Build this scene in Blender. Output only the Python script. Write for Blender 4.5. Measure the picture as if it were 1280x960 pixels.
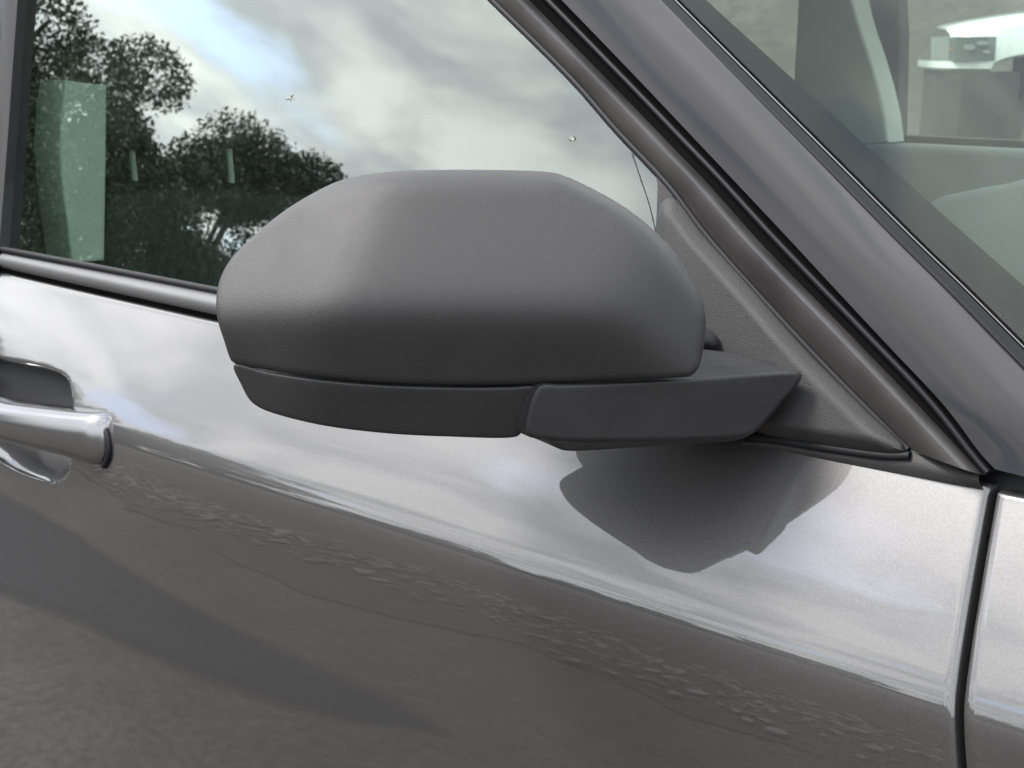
import bpy, bmesh, math, random
import numpy as np
from mathutils import Vector, Matrix, geometry

for o in list(bpy.data.objects):
    bpy.data.objects.remove(o)
scene = bpy.context.scene
COL = scene.collection
RNG = random.Random(7)
rad = math.radians

# ------------------------------------------------------------------ camera
FPX = 1920.0                                   # focal length in pixels of the 1280 wide picture
YAW, PITCH = rad(45), rad(12.5)
CAM = np.array([0.51, -0.75, 1.34])
FWD = np.array([-math.sin(YAW) * math.cos(PITCH), math.cos(YAW) * math.cos(PITCH), -math.sin(PITCH)])
RGT = np.array([math.cos(YAW), math.sin(YAW), 0.0])
UPV = np.cross(RGT, FWD)
cam_data = bpy.data.cameras.new('camera')
cam_data.sensor_width = 36.0
cam_data.lens = 36.0 * FPX / 1280.0
cam_data.dof.use_dof = True
cam_data.dof.focus_distance = 0.90
cam_data.dof.aperture_fstop = 30
cam_data.clip_start = 0.01
cam_data.clip_end = 3000
cam = bpy.data.objects.new('camera', cam_data)
COL.objects.link(cam)
cam.location = CAM
cam.rotation_euler = (math.pi / 2 - PITCH, 0, YAW)
scene.camera = cam

# ------------------------------------------------------------------ sky, sun, exposure
SUN_AZ, SUN_EL = rad(-134), rad(53)              # the hidden sun stands behind and outboard of the car
CLOUD_LIGHT, CLOUD_DARK = 6.0, 3.3
world = bpy.data.worlds.new('World')
scene.world = world
world.use_nodes = True
nt = world.node_tree
nt.nodes.clear()
wout = nt.nodes.new('ShaderNodeOutputWorld')
wbg = nt.nodes.new('ShaderNodeBackground')
wbg.inputs['Strength'].default_value = 0.12
sky = nt.nodes.new('ShaderNodeTexSky')
sky.sky_type = 'NISHITA'
sky.sun_disc = False
sky.sun_elevation = SUN_EL
sky.sun_rotation = math.pi / 2 - SUN_AZ
sky.air_density = 1.0
sky.dust_density = 1.5
tc = nt.nodes.new('ShaderNodeTexCoord')
sep = nt.nodes.new('ShaderNodeSeparateXYZ')
nt.links.new(tc.outputs['Generated'], sep.inputs[0])
mz = nt.nodes.new('ShaderNodeMath'); mz.operation = 'MAXIMUM'; mz.inputs[1].default_value = 0.0
nt.links.new(sep.outputs['Z'], mz.inputs[0])
az_ = nt.nodes.new('ShaderNodeMath'); az_.operation = 'ADD'; az_.inputs[1].default_value = 0.16
nt.links.new(mz.outputs[0], az_.inputs[0])
dv = nt.nodes.new('ShaderNodeVectorMath'); dv.operation = 'DIVIDE'
cmb = nt.nodes.new('ShaderNodeCombineXYZ')
for i in range(3):
    nt.links.new(az_.outputs[0], cmb.inputs[i])
nt.links.new(tc.outputs['Generated'], dv.inputs[0]); nt.links.new(cmb.outputs[0], dv.inputs[1])


def wnoise(scale, detail, rough, off, dist=0.0):
    mp = nt.nodes.new('ShaderNodeMapping')
    mp.inputs['Location'].default_value = off
    mp.inputs['Scale'].default_value = (1, 1, 0)
    n = nt.nodes.new('ShaderNodeTexNoise')
    n.inputs['Scale'].default_value = scale
    n.inputs['Detail'].default_value = detail
    n.inputs['Roughness'].default_value = rough
    n.inputs['Distortion'].default_value = dist
    nt.links.new(dv.outputs[0], mp.inputs[0]); nt.links.new(mp.outputs[0], n.inputs['Vector'])
    return n


def wramp(src, p0, p1, c0=(0, 0, 0, 1), c1=(1, 1, 1, 1)):
    rp = nt.nodes.new('ShaderNodeValToRGB')
    rp.color_ramp.interpolation = 'EASE'
    rp.color_ramp.elements[0].position = p0; rp.color_ramp.elements[0].color = c0
    rp.color_ramp.elements[1].position = p1; rp.color_ramp.elements[1].color = c1
    nt.links.new(src, rp.inputs[0])
    return rp


cover = wramp(wnoise(2.0, 6, 0.52, (3.1, 1.7, 0), 0.3).outputs['Fac'], 0.34, 0.46)
shade = wramp(wnoise(3.4, 6, 0.5, (8.3, 4.2, 0), 0.25).outputs['Fac'], 0.36, 0.64,
              (CLOUD_DARK * 0.97, CLOUD_DARK, CLOUD_DARK * 1.06, 1), (CLOUD_LIGHT, CLOUD_LIGHT, CLOUD_LIGHT, 1))
wmix = nt.nodes.new('ShaderNodeMix'); wmix.data_type = 'RGBA'
nt.links.new(cover.outputs[0], wmix.inputs['Factor'])
nt.links.new(sky.outputs[0], wmix.inputs['A'])
nt.links.new(shade.outputs[0], wmix.inputs['B'])
nt.links.new(wmix.outputs['Result'], wbg.inputs['Color'])
nt.links.new(wbg.outputs[0], wout.inputs[0])

sun_data = bpy.data.lights.new('sun', 'SUN')
sun_data.energy = 1.2
sun_data.angle = rad(16)
sun_data.color = (1.0, 0.97, 0.93)
sun = bpy.data.objects.new('sun', sun_data)
COL.objects.link(sun)
sd = np.array([math.cos(SUN_AZ) * math.cos(SUN_EL), math.sin(SUN_AZ) * math.cos(SUN_EL), math.sin(SUN_EL)])
sun.rotation_euler = Vector(tuple(sd)).to_track_quat('Z', 'Y').to_euler()
sun.location = (0, 0, 30)

vs = scene.view_settings
vs.view_transform = 'Standard'
vs.look = 'None'
vs.exposure = 2.66
vs.gamma = 1.0
vs.use_curve_mapping = False
scene.cycles.use_denoising = True
scene.cycles.max_bounces = 10
scene.cycles.transparent_max_bounces = 16

# ------------------------------------------------------------------ rays of the picture and the car's surfaces
ZB = 1.103                                     # height of the car's belt line
GT = math.tan(rad(18))                         # lean of the side glass


def ray(x, y):
    d = FWD + (x - 640) / FPX * RGT - (y - 480) / FPX * UPV
    return d / np.linalg.norm(d)


def on_side(x, y, off=0.0):
    """the point of the leaning side plane seen at pixel x, y; off is metres inboard"""
    d = ray(x, y)
    s = (GT * (CAM[2] - ZB) + off - CAM[1]) / (d[1] - GT * d[2])
    return CAM + s * d


def on_y(x, y, Y):
    d = ray(x, y)
    return CAM + d * (Y - CAM[1]) / d[1]


def on_x(x, y, X):
    d = ray(x, y)
    return CAM + d * (X - CAM[0]) / d[0]


# section of the body side under the belt: lean of the surface (degrees, facing up) by depth under the belt
TILT = [(0.0, 31), (0.02, 30.5), (0.06, 29), (0.09, 26), (0.100, 21), (0.106, 15), (0.112, 8), (0.120, 4), (0.135, 1.5),
        (0.16, 0.0), (0.24, -2), (0.34, -3.5), (0.5, -6), (0.62, -2), (0.8, 6), (1.0, -20)]
_h = np.linspace(0, 1.0, 2001)
_t = np.interp(_h, [a for a, b in TILT], [b for a, b in TILT])
_y = -np.concatenate([[0], np.cumsum(np.tan(np.radians(_t[:-1])) * np.diff(_h))])


def body_y(x, z):
    h = ZB - z
    bow = 0.022 * (x + 0.45) ** 2
    t = np.clip((-0.25 - x) / 0.5, 0, 1)
    haunch = 0.11 * t * t * (3 - 2 * t) * np.minimum(h, 0.095)      # the shoulder leans out more towards the rear
    return np.interp(h, _h, _y) + bow - haunch


def on_body(x, y, off=0.0):
    d = ray(x, y)
    Y = -0.03
    for _ in range(40):
        p = CAM + d * (Y - CAM[1]) / d[1]
        Y = 0.5 * Y + 0.5 * (body_y(p[0], p[2]) + off)
    return CAM + d * (Y - CAM[1]) / d[1]


# ------------------------------------------------------------------ materials
def new_mat(name):
    m = bpy.data.materials.new(name)
    m.use_nodes = True
    return m, m.node_tree, m.node_tree.nodes['Principled BSDF']


def set_in(b, **kw):
    for k, v in kw.items():
        b.inputs[k.replace('_', ' ')].default_value = v


def obj_coords(t):
    return t.nodes.new('ShaderNodeTexCoord').outputs['Object']


def noise(t, scale, detail=4, rough=0.55, vec=None, stretch=None):
    n = t.nodes.new('ShaderNodeTexNoise')
    n.inputs['Scale'].default_value = scale
    n.inputs['Detail'].default_value = detail
    n.inputs['Roughness'].default_value = rough
    v = vec if vec is not None else obj_coords(t)
    if stretch:
        mp = t.nodes.new('ShaderNodeMapping'); mp.inputs['Scale'].default_value = stretch
        t.links.new(v, mp.inputs[0]); v = mp.outputs[0]
    t.links.new(v, n.inputs['Vector'])
    return n


def ramp(t, src, stops):
    rp = t.nodes.new('ShaderNodeValToRGB')
    els = rp.color_ramp.elements
    while len(els) < len(stops):
        els.new(0.5)
    for e, (p, c) in zip(els, stops):
        e.position = p
        e.color = (c, c, c, 1) if isinstance(c, (int, float)) else (*c, 1)
    t.links.new(src, rp.inputs[0])
    return rp


def bump(t, b, src, strength, dist):
    bp = t.nodes.new('ShaderNodeBump')
    bp.inputs['Strength'].default_value = strength
    bp.inputs['Distance'].default_value = dist
    t.links.new(src, bp.inputs['Height'])
    t.links.new(bp.outputs[0], b.inputs['Normal'])
    return bp


def plain(name, col, rough=0.5, metallic=0.0, spec=0.5, coat=0.0, coat_rough=0.03):
    m, t, b = new_mat(name)
    n = noise(t, 9, 5)
    r_ = ramp(t, n.outputs['Fac'], [(0.3, tuple(c * 0.9 for c in col)), (0.7, tuple(min(1, c * 1.08) for c in col))])
    t.links.new(r_.outputs[0], b.inputs['Base Color'])
    set_in(b, Roughness=rough, Metallic=metallic, Specular_IOR_Level=spec, Coat_Weight=coat, Coat_Roughness=coat_rough)
    return m


def make_paint(name, col, metallic, rough, coat_ior=1.5):
    m, t, b = new_mat(name)
    fl = t.nodes.new('ShaderNodeTexVoronoi')
    fl.inputs['Scale'].default_value = 2000
    t.links.new(obj_coords(t), fl.inputs['Vector'])
    hs = ramp(t, fl.outputs['Color'], [(0.15, tuple(c * 0.84 for c in col)), (0.85, tuple(c * 1.18 for c in col))])
    t.links.new(hs.outputs[0], b.inputs['Base Color'])
    set_in(b, Metallic=metallic, Roughness=rough, Coat_Weight=1.0, Coat_Roughness=0.012, Coat_IOR=coat_ior, Specular_IOR_Level=0.3)
    # orange peel of the clear coat, dust specks on it
    op = noise(t, 260, 2, 0.5)
    bp = t.nodes.new('ShaderNodeBump'); bp.inputs['Strength'].default_value = 0.012; bp.inputs['Distance'].default_value = 0.0003
    t.links.new(op.outputs['Fac'], bp.inputs['Height'])
    t.links.new(bp.outputs[0], b.inputs['Coat Normal'])
    du = noise(t, 14, 6, 0.65)
    dr = ramp(t, du.outputs['Fac'], [(0.35, 0.006), (0.75, 0.035)])
    t.links.new(dr.outputs[0], b.inputs['Coat Roughness'])
    return m


def grained(name, col, rough, grain=1500, strength=0.35, dist=0.00025, var=0.12, spec=0.5):
    """moulded black plastic with a fine leather grain"""
    m, t, b = new_mat(name)
    vec = obj_coords(t)
    big = noise(t, 22, 5, 0.6, vec)
    r_ = ramp(t, big.outputs['Fac'], [(0.3, tuple(c * (1 - var) for c in col)), (0.72, tuple(c * (1 + var) for c in col))])
    t.links.new(r_.outputs[0], b.inputs['Base Color'])
    g1 = noise(t, grain, 3, 0.6, vec)
    bump(t, b, g1.outputs['Fac'], strength, dist)
    rr = ramp(t, big.outputs['Fac'], [(0.3, rough - 0.03), (0.7, rough + 0.05)])
    t.links.new(rr.outputs[0], b.inputs['Roughness'])
    set_in(b, Specular_IOR_Level=spec)
    return m


def glass(name, tint, boost=1.7, dirt_haze=0.015):
    """a thin tinted pane: light passes through, both faces reflect by their angle"""
    m = bpy.data.materials.new(name)
    m.use_nodes = True
    t = m.node_tree
    t.nodes.clear()
    out = t.nodes.new('ShaderNodeOutputMaterial')
    tr = t.nodes.new('ShaderNodeBsdfTransparent'); tr.inputs[0].default_value = (*tint, 1)
    gl = t.nodes.new('ShaderNodeBsdfGlossy'); gl.inputs['Roughness'].default_value = 0.0
    gl.inputs['Color'].default_value = (0.92, 1.0, 0.94, 1)
    fr = t.nodes.new('ShaderNodeFresnel'); fr.inputs['IOR'].default_value = 1.5
    # the fresnel node flips on back faces of a single sheet: use the geometry's own facing
    ge = t.nodes.new('ShaderNodeNewGeometry')
    ml = t.nodes.new('ShaderNodeMath'); ml.operation = 'MULTIPLY'; ml.inputs[1].default_value = boost; ml.use_clamp = True
    t.links.new(fr.outputs[0], ml.inputs[0])
    inv = t.nodes.new('ShaderNodeMath'); inv.operation = 'SUBTRACT'; inv.inputs[0].default_value = 1.0
    t.links.new(ge.outputs['Backfacing'], inv.inputs[1])
    m2 = t.nodes.new('ShaderNodeMath'); m2.operation = 'MULTIPLY'
    t.links.new(ml.outputs[0], m2.inputs[0]); t.links.new(inv.outputs[0], m2.inputs[1])
    mx = t.nodes.new('ShaderNodeMixShader')
    t.links.new(m2.outputs[0], mx.inputs[0]); t.links.new(tr.outputs[0], mx.inputs[1]); t.links.new(gl.outputs[0], mx.inputs[2])
    df = t.nodes.new('ShaderNodeBsdfDiffuse'); df.inputs[0].default_value = (0.5, 0.5, 0.48, 1)
    vec = obj_coords(t)
    dn = noise(t, 90, 6, 0.75, vec)
    dr = ramp(t, dn.outputs['Fac'], [(0.45, dirt_haze * 0.4), (0.85, dirt_haze * 3)])
    mx2 = t.nodes.new('ShaderNodeMixShader')
    t.links.new(dr.outputs[0], mx2.inputs[0]); t.links.new(mx.outputs[0], mx2.inputs[1]); t.links.new(df.outputs[0], mx2.inputs[2])
    t.links.new(mx2.outputs[0], out.inputs[0])
    return m


M = {}
M['paint'] = make_paint('grey_metallic_paint', (0.062, 0.061, 0.0615), 0.8, 0.40, 1.60)
M['pillar_paint'] = make_paint('dark_pillar_paint', (0.0065, 0.0057, 0.0058), 0.0, 0.35)
M['pillar_paint'].node_tree.nodes['Principled BSDF'].inputs['Coat Weight'].default_value = 0.24
M['pillar_paint'].node_tree.nodes['Principled BSDF'].inputs['Specular IOR Level'].default_value = 0.12
for l_ in list(M['pillar_paint'].node_tree.nodes['Principled BSDF'].inputs['Coat Roughness'].links):
    M['pillar_paint'].node_tree.links.remove(l_)
M['pillar_paint'].node_tree.nodes['Principled BSDF'].inputs['Coat Roughness'].default_value = 0.06
M['plastic'] = grained('grained_black_plastic', (0.0105, 0.0100, 0.0103), 0.50, 1500, 0.9, 0.0004, spec=0.38)
M['plastic_low'] = grained('smooth_black_plastic', (0.0115, 0.0113, 0.012), 0.52, 1300, 0.6, 0.0004, spec=0.33)
M['sail'] = grained('corner_cover_plastic', (0.012, 0.0117, 0.012), 0.55, 1300, 0.9, 0.0004, 0.2, spec=0.32)
M['frame'] = grained('satin_frame_film', (0.026, 0.0248, 0.0245), 0.44, 400, 0.12, 0.0003, 0.3, spec=0.35)
M['rubber'] = plain('black_rubber', (0.005, 0.005, 0.006), 0.55, spec=0.15)
M['gap'] = plain('dark_gap', (0.004, 0.004, 0.004), 0.9, spec=0.0)
M['belt'] = plain('satin_belt_trim', (0.075, 0.075, 0.077), 0.4, 0.4)
M['chrome'] = plain('silver_handle_paint', (0.18, 0.182, 0.187), 0.22, 1.0)
M['recess'] = plain('handle_recess_shade', (0.02, 0.02, 0.022), 0.55, spec=0.3)  # dark tone stands for the shade inside the handle hollow
M['side_glass'] = glass('green_side_glass', (0.45, 0.57, 0.50), 2.9, 0.003)
M['screen_glass'] = glass('windscreen_glass', (0.68, 0.77, 0.72), 0.30, 0.004)
M['frit'] = plain('black_ceramic_frit', (0.006, 0.006, 0.0065), 0.9, spec=0.05)
M['trim_pale'] = plain('pale_cabin_trim', (0.8, 0.8, 0.73), 0.8)
M['trim_mid'] = plain('grey_door_lining', (0.22, 0.225, 0.22), 0.8)
M['splash'] = plain('dried_splash', (0.2, 0.2, 0.19), 0.9)
M['trim_far'] = plain('far_pillar_lining', (0.38, 0.385, 0.36), 0.8)
M['trim_dark'] = plain('dark_cabin_trim', (0.03, 0.03, 0.032), 0.75)
M['seat'] = plain('dark_seat_leather', (0.035, 0.035, 0.036), 0.55)
M['steel'] = plain('bright_steel', (0.8, 0.8, 0.8), 0.15, 1.0)
M['white'] = make_paint('white_car_paint', (0.8, 0.8, 0.79), 0.0, 0.4)
M['lens'] = plain('headlight_lens', (0.12, 0.13, 0.13), 0.1, 0.0, coat=1.0)
M['amber'] = plain('amber_marker', (0.3, 0.11, 0.06), 0.25)
M['tyre'] = plain('tyre_rubber', (0.02, 0.02, 0.02), 0.8)
M['mirror_glass'] = plain('mirror_glass', (0.85, 0.87, 0.9), 0.01, 1.0)


# ------------------------------------------------------------------ mesh helpers
def adopt(o, parent):
    """parent o, keeping its mesh in world coordinates"""
    o.parent = parent
    if parent.type == 'EMPTY':
        o.matrix_parent_inverse = Matrix.Translation(-parent.location)


def link(name, verts, faces, mat, parent=None, smooth=True, auto=None):
    me = bpy.data.meshes.new(name)
    me.from_pydata([tuple(float(c) for c in v) for v in verts], [], faces)
    me.validate()
    mats = mat if isinstance(mat, (list, tuple)) else [mat]
    for m in mats:
        me.materials.append(M[m] if isinstance(m, str) else m)
    o = bpy.data.objects.new(name, me)
    COL.objects.link(o)
    if parent is not None:
        adopt(o, parent)
    if smooth:
        me.shade_smooth()
        if auto is not None:
            me.set_sharp_from_angle(angle=rad(auto))
    return o


def tag(o, label, category=None, group=None, kind=None):
    if label:
        o['label'] = label
    if category:
        o['category'] = category
    if group:
        o['group'] = group
    if kind:
        o['kind'] = kind
    return o


def empty(name, loc=(0, 0, 0)):
    o = bpy.data.objects.new(name, None)
    o.empty_display_size = 0.2
    COL.objects.link(o)
    o.location = loc
    return o


def grid_faces(nr, nc, base=0, close=False, flip=False):
    out = []
    for i in range(nr - 1):
        for j in range(nc if close else nc - 1):
            a, b = base + i * nc + j, base + i * nc + (j + 1) % nc
            c, d = base + (i + 1) * nc + (j + 1) % nc, base + (i + 1) * nc + j
            out.append((a, d, c, b) if flip else (a, b, c, d))
    return out


def catmull(pts, n, closed=False):
    P = np.array(pts, float)
    m = len(P)
    seg = m if closed else m - 1
    dense = []
    for i in range(seg):
        if closed:
            p0, p1, p2, p3 = P[(i - 1) % m], P[i], P[(i + 1) % m], P[(i + 2) % m]
        else:
            p1, p2 = P[i], P[i + 1]
            p0 = P[i - 1] if i > 0 else 2 * p1 - p2
            p3 = P[i + 2] if i + 2 < m else 2 * p2 - p1
        # centripetal form keeps tight corners tight
        t0 = 0.0
        t1 = t0 + max(1e-6, np.linalg.norm(p1 - p0)) ** 0.5
        t2 = t1 + max(1e-6, np.linalg.norm(p2 - p1)) ** 0.5
        t3 = t2 + max(1e-6, np.linalg.norm(p3 - p2)) ** 0.5
        for k in range(24):
            t = t1 + (t2 - t1) * k / 24
            a1 = (t1 - t) / (t1 - t0) * p0 + (t - t0) / (t1 - t0) * p1
            a2 = (t2 - t) / (t2 - t1) * p1 + (t - t1) / (t2 - t1) * p2
            a3 = (t3 - t) / (t3 - t2) * p2 + (t - t2) / (t3 - t2) * p3
            b1 = (t2 - t) / (t2 - t0) * a1 + (t - t0) / (t2 - t0) * a2
            b2 = (t3 - t) / (t3 - t1) * a2 + (t - t1) / (t3 - t1) * a3
            dense.append((t2 - t) / (t2 - t1) * b1 + (t - t1) / (t2 - t1) * b2)
    dense.append(P[0] if closed else P[-1])
    dense = np.array(dense)
    L = np.concatenate([[0], np.cumsum(np.linalg.norm(np.diff(dense, axis=0), axis=1))])
    s = np.linspace(0, L[-1], n + 1)[:-1] if closed else np.linspace(0, L[-1], n)
    return np.stack([np.interp(s, L, dense[:, k]) for k in range(dense.shape[1])], axis=1)


def polyline(pts, n):
    P = np.array(pts, float)
    L = np.concatenate([[0], np.cumsum(np.linalg.norm(np.diff(P, axis=0), axis=1))])
    s = np.linspace(0, L[-1], n)
    return np.stack([np.interp(s, L, P[:, k]) for k in range(P.shape[1])], axis=1)


def seg_dist(pts, poly):
    """distance of each of pts to the closed polyline poly"""
    A = poly
    B = np.roll(poly, -1, axis=0)
    d = np.full(len(pts), 1e9)
    for a, b in zip(A, B):
        ab = b - a
        t = np.clip(((pts - a) @ ab) / max(1e-12, ab @ ab), 0, 1)
        d = np.minimum(d, np.linalg.norm(pts - (a + t[:, None] * ab), axis=1))
    return d


def inside(pts, poly):
    x, y = pts[:, 0], pts[:, 1]
    c = np.zeros(len(pts), bool)
    for a, b in zip(poly, np.roll(poly, -1, axis=0)):
        cond = (a[1] > y) != (b[1] > y)
        with np.errstate(divide='ignore', invalid='ignore'):
            xi = (b[0] - a[0]) * (y - a[1]) / (b[1] - a[1]) + a[0]
        c ^= cond & (x < xi)
    return c


def tube(name, pts, radius, mat, parent=None, seg=8, squash=1.0):
    P = np.array(pts, float)
    vs_, n = [], len(P)
    for i in range(n):
        t = P[min(i + 1, n - 1)] - P[max(i - 1, 0)]
        t /= np.linalg.norm(t)
        a = np.cross(t, [0, 0, 1.0])
        a = a / np.linalg.norm(a) if np.linalg.norm(a) > 1e-4 else np.array([1.0, 0, 0])
        b = np.cross(a, t)
        rr = radius[i] if hasattr(radius, '__len__') else radius
        for k in range(seg):
            w = 2 * math.pi * k / seg
            vs_.append(P[i] + rr * (math.cos(w) * a + squash * math.sin(w) * b))
    fs = grid_faces(n, seg, close=True)
    fs.append(tuple(range(seg))[::-1])
    fs.append(tuple((n - 1) * seg + k for k in range(seg)))
    return link(name, vs_, fs, mat, parent, True, 50)


def strip(name, left_px, right_px, mat, parent, off_l, off_r, bulge, prof, n=70, k=14, tuck=0.0):
    """a bar of bodywork running between two edges on the leaning side plane; prof(v) is its bulge outward"""
    L = catmull(left_px, n)
    R = catmull(right_px, n)
    vs_ = []
    for a, b in zip(L, R):
        A, B = on_side(*a, off_l), on_side(*b, off_r)
        ac = np.array([0, -math.cos(rad(18)), math.sin(rad(18))])
        row = []
        if tuck:
            row.append(A - ac * tuck)
        for j in range(k):
            v = j / (k - 1)
            row.append(A * (1 - v) + B * v + ac * bulge * prof(v))
        if tuck:
            row.append(B - ac * tuck)
        vs_ += row
    return link(name, vs_, grid_faces(n, k + (2 if tuck else 0), flip=True), mat, parent, True, 40)


def pad(name, outline, height, mat, parent, axis, depth=0.865, back=None, back_len=0.05, shrink=0.9,
        edge=10.0, cap=True, extra=None, weight=None, step=9.0):
    """a closed moulding: its outline in picture units at one true distance, domed by height(x, y), carried back to a rear rim"""
    O = outline
    ax0, ax1 = np.array(axis[0], float), np.array(axis[1], float)
    k_ = depth / FPX
    rings = [0, 0.005, 0.012, 0.022, 0.036, 0.055, 0.08, 0.11, 0.145, 0.185]
    ab = ax1 - ax0
    tgt = np.array([ax0 + np.clip(((p - ax0) @ ab) / (ab @ ab), 0, 1) * ab for p in O])
    m = len(O)
    ringpts = np.concatenate([O * (1 - q) + tgt * q for q in rings])
    last = ringpts[-m:]
    # inside the last ring: an even grid, triangulated
    x0, y0 = last.min(axis=0); x1, y1 = last.max(axis=0)
    gx, gy = np.meshgrid(np.arange(x0, x1, step), np.arange(y0, y1, step))
    gx = gx + (np.arange(gx.shape[0]) % 2)[:, None] * step * 0.5
    g = np.stack([gx.ravel(), gy.ravel()], 1)
    if len(g):
        g = g[inside(g, last)]
    if len(g):
        g = g[seg_dist(g, last) > step * 0.45]
    cd = [Vector((float(a), float(b))) for a, b in np.concatenate([last, g])]
    res = geometry.delaunay_2d_cdt(cd, [(i, (i + 1) % m) for i in range(m)], [], 1, 1e-4)
    vout = np.array([[v.x, v.y] for v in res[0]])
    idx, src = {}, res[3]
    base = (len(rings) - 1) * m
    extra_pts = []
    for iv, orig in enumerate(src):
        if orig and orig[0] < m:
            idx[iv] = base + orig[0]
        else:
            idx[iv] = len(rings) * m + len(extra_pts)
            extra_pts.append(vout[iv])
    flat = np.concatenate([ringpts, np.array(extra_pts).reshape(-1, 2)])
    d = seg_dist(flat, O)
    d[:m] = 0
    H = np.array([height(x, y) for x, y in flat])
    E_ = np.array([edge(x, y) for x, y in flat]) if callable(edge) else np.full(len(flat), float(edge))
    e = np.clip(d / E_, 0, 1)
    H = H - E_ * (1 - np.sqrt(np.clip(1 - (1 - e) ** 2, 0, 1)))
    if extra is not None:
        H = H + np.array([extra(x, y, dd) for (x, y), dd in zip(flat, d)])
    pts = CAM + FWD * depth + ((flat[:, :1] - 640) * k_) * RGT - ((flat[:, 1:] - 480) * k_) * UPV - (H[:, None] * k_) * FWD
    vs_ = list(pts)
    faces = grid_faces(len(rings), m, close=True)
    faces += [tuple(idx[i] for i in f_) for f_ in res[2]]
    if back is not None:
        wt = np.array([weight(x, y) for x, y in O])[:, None] if weight else np.ones((m, 1))
        mv = np.array(back)[None, :] * back_len * wt
        bl = [0.06, 0.3, 0.7, 1.0]
        prev = list(range(m))
        for q in bl:
            rr = pts[:m] + mv * q
            cc = rr.mean(axis=0)
            rr = cc + (rr - cc) * (1 - (1 - shrink) * q)
            s0 = len(vs_)
            vs_ += list(rr)
            cur = list(range(s0, s0 + m))
            for i in range(m):
                faces.append((prev[i], cur[i], cur[(i + 1) % m], prev[(i + 1) % m]))
            prev = cur
        if cap:
            faces.append(tuple(prev[::-1]))
        RIM[name] = np.array([vs_[i] for i in prev])
    o = link(name, vs_, faces, mat, parent, True, 60)
    bm = bmesh.new(); bm.from_mesh(o.data)
    bmesh.ops.recalc_face_normals(bm, faces=bm.faces)
    bm.to_mesh(o.data); bm.free()
    o.data.shade_smooth(); o.data.set_sharp_from_angle(angle=rad(60))
    return o


RIM = {}


def softmin(vals, k):
    v = np.array(vals)
    m = v.min()
    return m - math.log(np.exp(-(v - m) * k).sum()) / k


def box_obj(name, lo, hi, mat, parent=None, bevel=0.0):
    bm = bmesh.new()
    bmesh.ops.create_cube(bm, size=1)
    for v in bm.verts:
        v.co = [lo[i] + (v.co[i] + 0.5) * (hi[i] - lo[i]) for i in range(3)]
    if bevel:
        bmesh.ops.bevel(bm, geom=bm.edges[:], offset=bevel, segments=3, affect='EDGES', profile=0.5)
    me = bpy.data.meshes.new(name)
    bm.to_mesh(me); bm.free()
    me.materials.append(M[mat])
    me.shade_smooth(); me.set_sharp_from_angle(angle=rad(40))
    o = bpy.data.objects.new(name, me)
    COL.objects.link(o)
    if parent is not None:
        adopt(o, parent)
    return o


def slab(name, pts, thick, mat, parent, bevel=0.0):
    """a solid plate: a 3-D outline (roughly planar) carried along the vector thick, front edge bevelled"""
    bm = bmesh.new()
    A = [bm.verts.new(tuple(p)) for p in pts]
    f_ = bm.faces.new(A)
    r_ = bmesh.ops.extrude_face_region(bm, geom=[f_])
    nv = [g for g in r_['geom'] if isinstance(g, bmesh.types.BMVert)]
    bmesh.ops.translate(bm, verts=nv, vec=Vector(tuple(float(c) for c in thick)))
    bmesh.ops.recalc_face_normals(bm, faces=bm.faces)
    if bevel:
        es = [e for e in bm.edges if all(v in A for v in e.verts)]
        bmesh.ops.bevel(bm, geom=es, offset=bevel, segments=4, affect='EDGES', profile=0.5)
    me = bpy.data.meshes.new(name)
    bm.to_mesh(me); bm.free()
    me.materials.append(M[mat])
    me.shade_smooth(); me.set_sharp_from_angle(angle=rad(35))
    o = bpy.data.objects.new(name, me)
    COL.objects.link(o)
    if parent is not None:
        adopt(o, parent)
    return o


# ------------------------------------------------------------------ ground
def ground_z(x, y):
    t = np.clip((y - 2.6) / 3.0, 0, 1)
    b = np.clip((y - 13.5) / 8.0, 0, 1)
    return 0.32 * t * t * (3 - 2 * t) + 4.2 * b * b * (3 - 2 * b)


def ground_mat():
    m, t, b = new_mat('worn_brown_asphalt')
    v = t.nodes.new('ShaderNodeTexCoord').outputs['Object']
    n1 = noise(t, 1.1, 6, 0.6, v)
    n2 = noise(t, 38, 5, 0.7, v)
    n3 = noise(t, 5, 6, 0.75, v)
    c1 = ramp(t, n1.outputs['Fac'], [(0.3, (0.054, 0.046, 0.040)), (0.7, (0.088, 0.077, 0.067))])
    c2 = ramp(t, n2.outputs['Fac'], [(0.35, 0.45), (0.7, 1.5)])
    c3 = ramp(t, n3.outputs['Fac'], [(0.4, 0.8), (0.62, 1.15)])
    mx = t.nodes.new('ShaderNodeMix'); mx.data_type = 'RGBA'; mx.blend_type = 'MULTIPLY'; mx.inputs['Factor'].default_value = 1
    t.links.new(c1.outputs[0], mx.inputs['A']); t.links.new(c2.outputs[0], mx.inputs['B'])
    m2 = t.nodes.new('ShaderNodeMix'); m2.data_type = 'RGBA'; m2.blend_type = 'MULTIPLY'; m2.inputs['Factor'].default_value = 1
    t.links.new(mx.outputs['Result'], m2.inputs['A']); t.links.new(c3.outputs[0], m2.inputs['B'])
    t.links.new(m2.outputs['Result'], b.inputs['Base Color'])
    set_in(b, Roughness=0.9)
    bump(t, b, n2.outputs['Fac'], 0.7, 0.02)
    return m


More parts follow.
